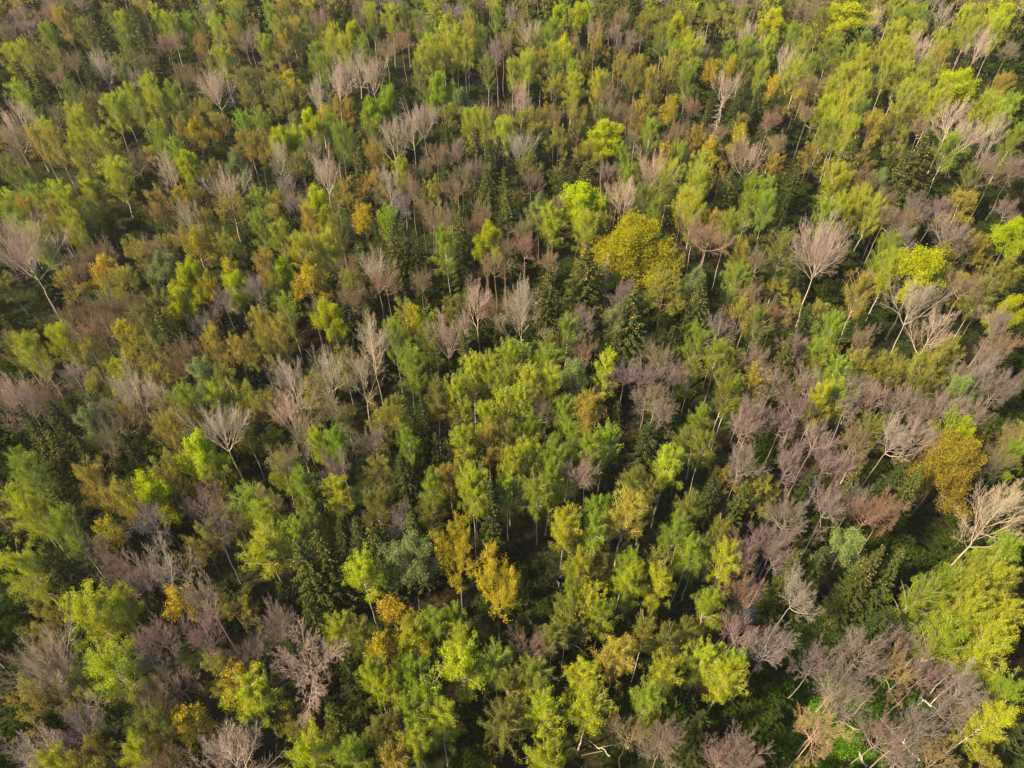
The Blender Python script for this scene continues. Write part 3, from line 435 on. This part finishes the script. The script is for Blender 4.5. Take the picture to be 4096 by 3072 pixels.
# landmarks: (sheet, kind, x, y): (label, short reference)
LAND = {
 ((0,750),'Ap',30,270): ('huge pale grey leafless tree spreading at the left edge', 'the huge left edge tree'),
 ((2000,750),'O',1110,250): ('large golden yellow oak with a dense rounded dome', 'the golden domed oak'),
 ((2996,750),'Ap',700,250): ('broad cream leafless tree fanning wide beside yellow-green open tree', 'the broad cream fan'),
 ((2996,750),'M',1450,510): ('brightest lime yellow maple behind a pale tree on slanting trunk', 'the brightest lime maple'),
 ((1000,750),'Ap',1820,730): ('left one of the two pale leafless fans in mid wood', 'the twin pale fans'),
 ((2000,750),'Ap',190,700): ('right one of the two pale leafless fans in mid wood', 'the right twin pale fan'),
 ((1000,750),'Ap',930,1020): ('tallest cream leafless tree of the bare group left of centre', 'the tallest cream tree'),
 ((0,1500),'M',1110,820): ('bright lime maple beside an orange birch and amber tree', 'the lower left lime maple'),
 ((0,1500),'M',1500,460): ('bright lime maple standing alone among brown twigs', 'the lime maple among twigs'),
 ((0,1500),'Bo',640,740): ('orange gold birch with white branching stem', 'the orange gold birch'),
 ((1000,1500),'W',1260,1330): ('wide pale grey green willow beside two mustard poplars', 'the wide pale willow'),
 ((1000,1500),'Y',1640,1160): ('left one of two mustard yellow branchy poplars', 'the left mustard poplar'),
 ((1000,1500),'Y',1980,1380): ('right one of two mustard yellow branchy poplars', 'the right mustard poplar'),
 ((1000,2272),'An',430,660): ('wide pinkish grey leafless crown seen from above near the bottom', 'the wide pinkish crown'),
 ((0,2272),'Ap',1720,1290): ('cream leafless fan cut by the bottom edge', 'the bottom edge cream fan'),
 ((0,2272),'By',800,690): ('broad bright yellow-green birch in the lower left', 'the broad lower left birch'),
 ((0,2272),'An',1560,90): ('pale pinkish leafless tree on a long slanting stem, lower left', 'the long stemmed tree'),
 ((2996,1500),'P',1740,480): ('large dull gold rounded oak on the right side', 'the dull gold oak'),
 ((2996,1500),'Ap',2150,880): ('big cream green leafless tree leaning at the right edge', 'the leaning cream tree'),
 ((2996,1500),'An',1230,350): ('left one of two touching pinkish bare crowns right side', 'the touching pinkish crowns'),
 ((2996,1500),'Sc',1100,1320): ('cone laden spruce directly below the willow, right side', 'the cone laden spruce'),
 ((2996,1500),'W',840,1220): ('grey green willow above the cone laden spruces', 'the right hand willow'),
 ((2996,2272),'An',440,90): ('pinkish leafless tree on long bare stem beside the stream', 'the streamside bare tree'),
 ((2996,2272),'By',1830,170): ('bright yellow birch topping the lower right birch clump', 'the lower right birch top'),
 ((2996,2272),'Ag',650,1210): ('golden brown twiggy tree above the bright green grass', 'the golden brown twiggy tree'),
 ((2000,2272),'Bo',970,530): ('amber gold birch with wide spreading crown in the lower middle', 'the amber gold birch'),
 ((2000,2272),'By',1860,770): ('golden crowned birch with white limbs lower right of centre', 'the golden crowned birch'),
 ((2000,1500),'Bo',1040,940): ('orange olive broad birch right of centre', 'the orange olive birch'),
 ((2000,1500),'Bo',720,120): ('orange topped slender birch just right of centre', 'the orange topped birch'),
 ((2000,1500),'S',1230,370): ('dark spruce with long sweeping drooping branches', 'the sweeping dark spruce'),
 ((1000,1500),'Bg',1250,430): ('vivid green birch standing over a dark spruce', 'the vivid green birch'),
 ((2996,0),'M',820,0): ('lime yellow maple dome at the top right edge', 'the top edge lime dome'),
 ((2996,0),'M',1680,530): ('lime yellow maple between birches in the upper right', 'the upper right lime maple'),
 ((2996,0),'Bg',1680,1030): ('glowing green broad birch in the upper right', 'the glowing green birch'),
 ((2000,0),'M',870,950): ('lime leaved maple in the upper middle', 'the upper middle lime maple'),
 ((2000,0),'K',1800,730): ('dead needleless spruce with pale ribs in the upper right', 'the ribbed dead spruce'),
 ((2000,0),'M',1430,90): ('lime maple tip behind a green birch near the top', 'the small top lime maple'),
 ((2000,0),'By',1590,250): ('wide pale yellow birch near the top, right of centre', 'the wide pale yellow birch'),
 ((1000,0),'G',1070,660): ('vivid green upright poplar in upper left centre', 'the vivid green poplar'),
 ((1000,0),'Bo',240,120): ('left one of two orange birches near the top', 'the top orange birches'),
 ((1000,0),'By',1610,240): ('tall yellow birch amid the dense upper middle birch clump', 'the upper birch clump'),
 ((1000,0),'Sc',1800,1000): ('yellowish cone spruce under golden birches, upper middle', 'the yellowish cone spruce'),
 ((0,0),'Ar',1290,220): ('rounded reddish brown leafless tree at the upper left', 'the rounded reddish tree'),
 ((0,0),'Ap',1690,540): ('cream leafless tree with forked fan in the upper left', 'the upper left cream fan'),
 ((0,0),'Bg',1220,940): ('bright green birch above a pale bare fan, upper left', 'the upper left bright birch'),
 ((0,0),'Ap',740,340): ('slanting pale silver leafless tree at the upper left', 'the slanting silver tree'),
 ((0,750),'W',1280,510): ('blue green feathery willow on the left side', 'the blue green willow'),
 ((0,750),'Sc',1260,950): ('spruce tipped with orange cones amid brown trees, left side', 'the orange tipped spruce'),
 ((1000,750),'By',400,290): ('round topped yellow birch left of centre', 'the round yellow birch'),
 ((1000,750),'Bg',1570,300): ('green birch showing a long straight white stem', 'the straight stemmed birch'),
}

# ------------------------------------------------------------------ collect the trees
rnd = random.Random(7)
TREES = []   # kind x y height radius land
def jc(c, a=0.10):
    k = 1+rnd.uniform(-a, a)*1.3
    return tuple(max(0.003, v*k*(1+rnd.uniform(-a, a)*0.7)) for v in c)
TALLSTEM = {(1000,1500), (2000,1500), (2000,2272), (1000,2272)}
for (sx, sy), txt in SHEETS.items():
    tk = txt.split()
    for i in range(0, len(tk), 4):
        k, x, y, wd = tk[i], float(tk[i+1]), float(tk[i+2]), float(tk[i+3])
        u = sx/4+x/8.044; v = sy/4+y/8.044+2
        land = LAND.get(((sx, sy), k, int(x), int(y)))
        h = HF*KIND[k][1]*(rnd.uniform(0.93, 1.07))
        if k[0] == 'B' and wd < 120: h *= 0.93
        if k in ('Ap', 'Am', 'Ab', 'Ar', 'Fo', 'Fg', 'Y') and wd > 250: h *= 1.14
        if land: h *= 1.06
        X, Y, dep = at(u, v, h); rad = wd/8.044/2*dep/FPX
        rad *= {'Y': 1.3, 'B': 1.0, 'A': 1.15, 'S': 1.32}.get(k[0], 1.2)
        TREES.append([k, X, Y, h, rad, land, True, u, v, (sx, sy)])
nsurvey = len(TREES)
# trees whose tops stay below their neighbours, and the belt just outside the frame
pos = np.array([(t[1], t[2], t[4]) for t in TREES])
grid = {}
def near(x, y, d):
    gx, gy = int(x//8), int(y//8)
    for a in (-1, 0, 1):
        for b in (-1, 0, 1):
            for (px, py, pr) in grid.get((gx+a, gy+b), ()):
                if (px-x)**2+(py-y)**2 < (d+pr)**2: return True
    return False
def gadd(x, y, r): grid.setdefault((int(x//8), int(y//8)), []).append((x, y, r))
for p in pos: gadd(p[0], p[1], p[2]*0.55)
nb = 0
for i in range(42000):
    y = rnd.uniform(-6, 290); x = rnd.uniform(-1, 1)*(60+0.80*max(y, 0))
    u, v, dep = project(x, y, 6) if y > 2 else (0, 2000, 1)
    ub, vb, _ = project(x, y, 0) if y > 2 else (0, 2000, 1)
    if 770 < ub < 905 and 655 < vb < 800 and rnd.random() < 0.93: continue        # the grassy glade
    if 728 < ub < 778 and 520 < vb < 640: continue                              # the stream
    if -40 < u < 1064 and 25 < v < 830:
        if near(x, y, 1.2) or nb >= 640: continue
        k = rnd.choice(['D', 'D', 'D', 'D', 'D', 'Fo', 'Bd', 'S', 'S'])
        h = {'D': rnd.uniform(4, 7), 'Fo': 9, 'Am': 9, 'Bd': 9, 'S': 9}[k]*rnd.uniform(0.85, 1.1)
        r_ = rnd.uniform(2.0, 3.0) if k == 'D' else rnd.uniform(1.5, 2.2)
        nb += 1; out_ = False
    else:
        if not (-130 < u < 1154 and v > -60) or near(x, y, 2.6 if y < 175 else 1.8) or (y < 14 and v > 1100): continue
        k = rnd.choice(['By', 'Bg', 'Bd', 'Fo', 'Ab', 'Am', 'Sc', 'S', 'Bo']); h = HF*KIND[k][1]*rnd.uniform(0.85, 1.0); r_ = rnd.uniform(2.0, 3.0)
        ut, vt, _ = project(x, y, h)            # the belt round the frame keeps out of it
        if -20 < ut < 1044 and 3 < vt < 790: continue
        out_ = True
    gadd(x, y, r_*0.6); TREES.append([k, x, y, h, r_, None, False, u, v, 'out' if out_ else None])
# past 300 of a kind the ones that show smallest become one stretch of woodland
NAME = {k: KIND[k][3] for k in KIND}
MERGE = set(i for i, t in enumerate(TREES) if t[9] == 'out')
for nm in set(NAME.values()):
    ids = [i for i, t in enumerate(TREES) if NAME[t[0]] == nm and i not in MERGE]
    def size(i):
        t = TREES[i]; u, v, dep = project(t[1], t[2], t[3]); off = 0.2 if not (0 < u < 1024 and 0 < v < 768) else 1
        return (1000 if t[5] else 0)+t[4]/dep*off*(1 if t[6] else 0.35)
    ids.sort(key=size, reverse=True)
    MERGE |= set(ids[300:])

# ------------------------------------------------------------------ labels: each tree by its looks and its place round a landmark
LM = [(t[7], t[8], t[5][1]) for t in TREES if t[5]]
ORD = ['nearest', 'second', 'third', 'fourth', 'fifth', 'sixth', 'seventh', 'eighth', 'ninth', 'tenth', 'eleventh', 'twelfth', 'thirteenth', 'fourteenth', 'fifteenth', 'sixteenth']
DIRS = ['right of', 'behind and right of', 'behind', 'behind and left of', 'left of', 'in front and left of', 'in front of', 'in front and right of']
cell = {}
for i, t in enumerate(TREES):
    if t[5] or i in MERGE: continue
    d, j = min(((t[7]-m[0])**2+((t[8]-m[1])*1.1)**2, n) for n, m in enumerate(LM))
    a = math.atan2(-(t[8]-LM[j][1]), t[7]-LM[j][0]); s_ = int(round(a/(math.pi/4))) % 8
    cell.setdefault((t[0], j, s_), []).append((d, i))
LABEL = {}
for (k, j, s_), lst in cell.items():
    lst.sort()
    for n, (d, i) in enumerate(lst):
        LABEL[i] = '%s %s %s %s' % (ORD[min(n, 15)], KIND[k][5], DIRS[s_], LM[j][2])
from collections import Counter
# ------------------------------------------------------------------ plant them
cnt = Counter()
def plant(i, t):
    k, x, y, h, rad, land, survey = t[:7]
    lib, H0, tint, name, cat, adj, grp = KIND[k]
    if lib == 'B' and survey and t[9] in TALLSTEM and rad < 3.0 and rnd.random() < 0.8: lib = 'b'
    if k == 'Ap' and t[5] and rad > 3.0: lib = 'L'
    if k == 'Ap' and rad > 3.8: lib = 'L'
    a, b, c, r0, top = rnd.choice(LIB[lib])
    sxy = min(2.2, max(0.5, rad/r0)); sz = h/top
    root = bpy.data.objects.new(name, None); col.objects.link(root)
    root.empty_display_size = 0.5
    root.location = (x, y, 0); root.rotation_euler = (rnd.gauss(0, 0.02), rnd.gauss(0, 0.02), rnd.uniform(0, 6.28)); root.scale = (sxy, sxy*rnd.uniform(0.94, 1.06), sz)
    root['label'] = land[0] if land else LABEL[i]; root['category'] = cat; root['group'] = grp
    c4 = (*jc(tint), 1)
    for me, nm in ((a, 'trunk'), (b, 'crown'), (c, 'cones')):
        if me is None: continue
        o = bpy.data.objects.new(nm, me); o.parent = root; o.color = c4; col.objects.link(o)
    cnt[name] += 1
for i, t in enumerate(TREES):
    if i not in MERGE: plant(i, t)
SWAP = {M_leaf: M_leafA, M_big: M_leafA, M_needle: M_needleA, M_twig: M_twigA, M_pale: M_paleA}
def merged(name, ids, label, cat, keep=0.30):
    Vs, Fs, Ms, Ts, n0, mats = [], [], [], [], 0, []
    rng = np.random.default_rng(9)
    for i in ids:
        k, x, y, h, rad = TREES[i][:5]; lib, H0, tint = KIND[k][:3]
        a, b, c, r0, top = rnd.choice(LIB[lib]); sxy = min(2.2, max(0.5, rad/r0)); sz = h/top; th = rnd.uniform(0, 6.28); c4 = jc(tint)
        ct, st_ = math.cos(th), math.sin(th)
        for mm, ml, crown in ((RAW[b.name][0], RAW[b.name][1], 0), (RAW[b.name][2], RAW[b.name][3], 1)):
            for bi, (V, M_) in enumerate(zip(mm.V, mm.M)):
                kind_, sd_ = mm.blk.get(bi, ('p', 0)); mat = ml[int(M_[0])]; mat = SWAP.get(mat, mat)
                if mat not in mats: mats.append(mat)
                if crown and kind_ == 'q':
                    Q = V.reshape(-1, 4, 3); Q = Q[rng.random(len(Q)) < keep]; C = Q.mean(1, keepdims=True); Q = C+(Q-C)/math.sqrt(keep); V = Q.reshape(-1, 3)
                    F = np.arange(len(V)).reshape(-1, 4)
                elif crown and kind_ == 't':
                    Q = V.reshape(-1, 2, sd_, 3); Q = Q[rng.random(len(Q)) < keep*1.1]; C = Q.mean(2, keepdims=True); Q = C+(Q-C)*2.0; n = len(Q); V = Q.reshape(-1, 3)
                    ii = np.arange(n)[:, None]*2*sd_; j = np.arange(sd_)[None]; kk = (j+1) % sd_; F = np.stack([ii+j, ii+kk, ii+kk+sd_, ii+j+sd_], -1).reshape(-1, 4)
                else:
                    F = mm.F[bi]-mm.F[bi].min()
                if len(V) == 0: continue
                W_ = np.empty_like(V); W_[:, 0] = (V[:, 0]*ct-V[:, 1]*st_)*sxy+x; W_[:, 1] = (V[:, 0]*st_+V[:, 1]*ct)*sxy+y; W_[:, 2] = V[:, 2]*sz
                Vs.append(W_.astype(np.float32)); Fs.append(F+n0); Ms.append(np.full(len(F), mats.index(mat))); Ts.append(np.tile(np.array([*c4, 1], np.float32), (len(V), 1))); n0 += len(V)
    V = np.concatenate(Vs); F = np.concatenate(Fs); Mi = np.concatenate(Ms); T = np.concatenate(Ts)
    me = bpy.data.meshes.new(name); me.vertices.add(len(V)); me.vertices.foreach_set('co', V.ravel()); me.loops.add(F.size); me.loops.foreach_set('vertex_index', F.astype(np.int32).ravel())
    me.polygons.add(len(F)); me.polygons.foreach_set('loop_start', (np.arange(len(F))*4).astype(np.int32)); me.polygons.foreach_set('material_index', Mi.astype(np.int32))
    for m in mats: me.materials.append(m)
    ca = me.attributes.new('tint', 'FLOAT_COLOR', 'POINT'); ca.data.foreach_set('color', T.ravel()); me.update(calc_edges=True)
    o = bpy.data.objects.new(name, me); col.objects.link(o); o['kind'] = 'stuff'; o['label'] = label; o['category'] = cat; print(name, len(ids), len(F))
out_ids = [i for i in MERGE if TREES[i][9] == 'out']
merged('surrounding_wood', out_ids, 'mixed woodland carrying on beyond the edges of the view', 'woodland', 0.12)
for nm, ob_, lb in (('birch_tree', 'birch_wood', 'small distant and half hidden birches filling the upper wood'), ('leafless_tree', 'leafless_wood', 'small distant and half hidden leafless trees between the others'), ('budding_tree', 'budding_wood', 'small half hidden budding trees between the others'), ('understorey_bush', 'bush_layer', 'small half hidden green bushes under the trees')):
    ids = [i for i in MERGE if TREES[i][9] != 'out' and NAME[TREES[i][0]] == nm]
    if ids: merged(ob_, ids, lb, 'woodland')

# ------------------------------------------------------------------ ground, stream, puddle
def ground_mat():
    m, t, out = newmat('forest_floor'); L = t.links.new
    tc = N(t, 'ShaderNodeTexCoord'); n1 = N(t, 'ShaderNodeTexNoise'); n1.inputs['Scale'].default_value = 0.11; n1.inputs['Detail'].default_value = 6; L(tc.outputs['Object'], n1.inputs[0])
    n2 = N(t, 'ShaderNodeTexNoise'); n2.inputs['Scale'].default_value = 1.6; n2.inputs['Detail'].default_value = 8; L(tc.outputs['Object'], n2.inputs[0])
    r1 = N(t, 'ShaderNodeValToRGB'); e = r1.color_ramp.elements; e[0].position = 0.38; e[0].color = (.015, .012, .008, 1); e[1].position = 0.62; e[1].color = (.013, .022, .006, 1); L(n1.outputs[0], r1.inputs[0])
    r2 = N(t, 'ShaderNodeValToRGB'); e = r2.color_ramp.elements; e[0].position = 0.35; e[0].color = (.3, .3, .3, 1); e[1].position = 0.65; e[1].color = (1.4, 1.35, 1.2, 1); L(n2.outputs[0], r2.inputs[0])
    mx = N(t, 'ShaderNodeMix', data_type='RGBA', blend_type='MULTIPLY'); mx.inputs[0].default_value = 1; L(r1.outputs[0], mx.inputs[6]); L(r2.outputs[0], mx.inputs[7])
    d = N(t, 'ShaderNodeBsdfDiffuse'); L(mx.outputs[2], d.inputs[0]); L(d.outputs[0], out.inputs[0]); return m
g = Mesh(); S_ = 3000
g.V.append(np.array([[-S_, -S_, 0], [S_, -S_, 0], [S_, S_, 0], [-S_, S_, 0]], float)); g.F.append(np.array([[0, 1, 2, 3]])); g.M.append(np.zeros(1)); g.n = 4
go = bpy.data.objects.new('ground', g.build('ground', [ground_mat()])); col.objects.link(go); go['kind'] = 'structure'

def water_mat():
    m, t, out = newmat('still_water'); p = N(t, 'ShaderNodeBsdfPrincipled'); p.inputs['Base Color'].default_value = (.008, .009, .012, 1); p.inputs['Roughness'].default_value = 0.08
    b = N(t, 'ShaderNodeBump'); b.inputs['Strength'].default_value = 0.15; n = N(t, 'ShaderNodeTexNoise'); n.inputs['Scale'].default_value = 3; t.links.new(n.outputs[0], b.inputs['Height']); t.links.new(b.outputs[0], p.inputs['Normal'])
    t.links.new(p.outputs[0], out.inputs[0]); return m
M_water = water_mat()
def ribbon(name, pts, wid, z, mat, kind='structure'):
    m = Mesh(); P = np.array([at(u, v, 0)[:2] for u, v in pts]); rng = np.random.default_rng(5)
    tt = np.linspace(0, len(P)-1, 8*len(P)); P = np.c_[np.interp(tt, range(len(P)), P[:, 0]), np.interp(tt, range(len(P)), P[:, 1])]
    T = unit(np.gradient(P, axis=0)); Nn = np.c_[-T[:, 1], T[:, 0]]; W_ = wid*(0.6+0.4*np.sin(tt*2.1)+rng.normal(size=len(tt))*0.08); W_[0] = W_[-1] = 0.15
    A = P+Nn*W_[:, None]; B = P-Nn*W_[:, None]; n = len(P)
    V = np.concatenate([np.c_[A, np.full(n, z)], np.c_[B, np.full(n, z)]]); i = np.arange(n-1); F = np.stack([i, i+n, i+n+1, i+1], 1)
    m.V.append(V); m.F.append(F); m.M.append(np.zeros(len(F))); m.n = len(V)
    o = bpy.data.objects.new(name, m.build(name, [mat])); col.objects.link(o); o['kind'] = kind; return o
ribbon('stream', [(812, 470), (800, 515), (772, 545), (757, 575), (752, 605), (745, 640), (752, 668)], 1.2, 0.012, M_water)
ribbon('puddle', [(956, 730), (962, 735)], 0.8, 0.012, M_water)

# ------------------------------------------------------------------ ground cover: glade grass and herbs (uncountable)
def cover(name, spots, tint, size, label, cat, hmax):
    rng = np.random.default_rng(3); P = np.array(spots); n = len(P)
    C = np.c_[P, rng.uniform(0.03, hmax, n)]; m = Mesh(); a = unit(rng.normal(size=(n, 3))*np.array([.6, .6, 1])); b = unit(np.cross(a, rng.normal(size=(n, 3)))); s = size*rng.uniform(.5, 1.3, (n, 1))
    C[:, 2] += s[:, 0]*0.6; m.quads(C, a*s, b*s*0.5, 0)
    o = bpy.data.objects.new(name, m.build(name, [M_leaf])); o.color = (*tint, 1); col.objects.link(o)
    o['kind'] = 'stuff'; o['label'] = label; o['category'] = cat
sp = []
while len(sp) < 42000:
    u = rnd.gauss(835, 42); v = rnd.gauss(728, 40)
    if v > 800: continue
    if math.sin(u*0.11)*math.cos(v*0.13+1)+rnd.gauss(0, .4) < -0.25: continue
    sp.append(at(u, v, 0)[:2])
cover('glade_grass', sp, (.075, .175, .008), 0.10, 'bright green grass and herbs covering the glade floor at lower right', 'grass', 0.18)
sp = []
while len(sp) < 60000:
    y = rnd.uniform(5, 190)**1.0; x = rnd.uniform(-1, 1)*(55+0.75*y)
    if math.sin(x*0.35+math.sin(y*.2)*2)*math.cos(y*0.31)+rnd.gauss(0, .5) < 0.0: continue
    sp.append((x, y))
cover('undergrowth', sp, (.026, .046, .006), 0.22, 'low dark green herbs and seedlings carpeting the forest floor', 'undergrowth', 0.5)

# ------------------------------------------------------------------ fallen logs and the stump
def log(name, a, b, r, mat, label, cat='log', branches=0, seed=1):
    rng = np.random.default_rng(seed); A = np.array([*at(*a, 0.3)[:2], r+0.1]); B = np.array([*at(*b, 0.3)[:2], r+0.25]); t = np.linspace(0, 1, 9)[:, None]
    P = A+(B-A)*t+rng.normal(size=(9, 3))*np.array([.08, .08, .03]); m = Mesh(); m.path(P, np.linspace(r*0.45, r, 9), 8, 0)
    for E, q, s in ((P[0], r*.45, 1), (P[-1], r, -1)):          # end caps
        k = unit(B-A)*s; m.path([E, E-k*0.01], [q, 0.004], 8, 0)
    root = bpy.data.objects.new(name, m.build(name, [mat], True)); col.objects.link(root); root['label'] = label; root['category'] = cat; root['group'] = 'fallen logs on the forest floor'
    if branches:
        bm_ = Mesh()
        for i in range(branches):
            q = P[0]+(P[-1]-P[0])*rng.uniform(0.02, 0.6); d = unit(rng.normal(size=3)*np.array([1, 1, .3])-unit(B-A)*0.8+np.array([0, 0, .35])); L_ = rng.uniform(1.0, 2.8)
            Q = np.array([q, q+d*L_*.5, q+d*L_+np.array([0, 0, -.1])]); bm_.path(Q, [0.04, .025, .01], 4, 0)
        o = bpy.data.objects.new('branches', bm_.build('branches', [mat], True)); o.parent = root; col.objects.link(o)
def fp(sx, sy, x, y): return (sx/4+x/8.044, sy/4+y/8.044)
log('fallen_log', fp(2000, 2272, 50, 630), fp(2000, 2272, 950, 1220), 0.19, M_birch, 'long white birch log lying diagonally between the lower birches', 'log', 8)
log('fallen_log', fp(2000, 2272, 1800, 1290), fp(2000, 2272, 1960, 1480), 0.15, M_bark, 'short brown log crossing a thin pole beside the glade', 'log', 0, 2)
log('fallen_log', fp(2000, 2272, 1935, 1310), fp(2000, 2272, 1850, 1600), 0.14, M_limb, 'pale leaning pole crossing the brown log beside the glade', 'log', 0, 3)
log('fallen_log', fp(2996, 2272, 1060, 1210), fp(2996, 2272, 1370, 1560), 0.16, M_birch, 'thin white birch log in the lower right under mauve twigs', 'log', 6, 4)
log('fallen_log', fp(2996, 2272, 880, 1470), fp(2996, 2272, 945, 1609), 0.17, M_limb, 'stout pale log at the bottom edge right of the glade', 'log', 0, 5)
log('fallen_log', fp(2000, 2272, 340, 270), fp(2000, 2272, 510, 60), 0.15, M_bark, 'brown fallen trunk tilted beside the right mustard poplar', 'log', 4, 6)
log('fallen_branch', fp(2996, 2272, 730, 1230), fp(2996, 2272, 885, 1300), 0.08, M_limb, 'short pale branch lying above the golden brown twiggy tree', 'branch', 3, 7)
log('fallen_branch', fp(2000, 2272, 790, 1430), fp(2000, 2272, 885, 1510), 0.08, M_limb, 'short pale branch on the ground near the bottom edge', 'branch', 3, 8)
log('fallen_log', fp(2996, 2272, 1380, 1040), fp(2996, 2272, 1460, 1110), 0.1, M_birch, 'short white birch piece beside a slanting birch stem, lower right', 'log', 2, 9)
X, Y, _ = at(*fp(2996, 2272, 58, 1170), 0.5)
sm = Mesh(); sm.path([(0, 0, -.05), (0.02, 0, .2), (0, 0.02, .6)], [.42, .33, .3], 10, 0)
st = bpy.data.objects.new('tree_stump', None); st.location = (X, Y, 0); col.objects.link(st); st['label'] = 'cut tree stump with fresh orange face at the edge of the glade'; st['category'] = 'stump'
o = bpy.data.objects.new('bark', sm.build('bark', [M_bark], True)); o.parent = st; col.objects.link(o)
m_cut, t_, out_ = newmat('cut_wood'); d_ = N(t_, 'ShaderNodeBsdfDiffuse'); wv = N(t_, 'ShaderNodeTexWave', wave_type='RINGS', rings_direction='Z'); wv.inputs['Scale'].default_value = 12
rp_ = N(t_, 'ShaderNodeValToRGB'); rp_.color_ramp.elements[0].color = (.42, .20, .09, 1); rp_.color_ramp.elements[1].color = (.55, .30, .15, 1); t_.links.new(wv.outputs[0], rp_.inputs[0]); t_.links.new(rp_.outputs[0], d_.inputs[0]); t_.links.new(d_.outputs[0], out_.inputs[0])
cm = Mesh(); cm.path([(0, 0.02, .58), (0, .02, .612), (0, .02, .613)], [.292, .292, .004], 10, 0)
o = bpy.data.objects.new('cut_face', cm.build('cut_face', [m_cut])); o.parent = st; col.objects.link(o)
print('LONG', [o['label'] for o in bpy.data.objects if o.get('label') and len(o['label'].split()) > 16][:5])
print('TREES', len(TREES), 'surveyed', nsurvey, dict(cnt), 'dup labels', sum(v-1 for v in Counter(o.get('label') for o in bpy.data.objects if o.get('label')).values() if v > 1))

# ------------------------------------------------------------------ air
bpy.ops.mesh.primitive_cube_add(size=1, location=(0, 150, 49.5)); hz = bpy.context.object; hz.name = 'haze'; hz.scale = (900, 900, 103); hz['kind'] = 'stuff'
hz['label'] = 'thin evening haze over the whole forest'
mh, th_, oh = newmat('haze'); pv = N(th_, 'ShaderNodeVolumePrincipled'); pv.inputs['Color'].default_value = (1.0, .93, .82, 1); pv.inputs['Density'].default_value = 0.00009; pv.inputs['Anisotropy'].default_value = 0.2
th_.links.new(pv.outputs[0], oh.inputs['Volume']); hz.data.materials.append(mh)
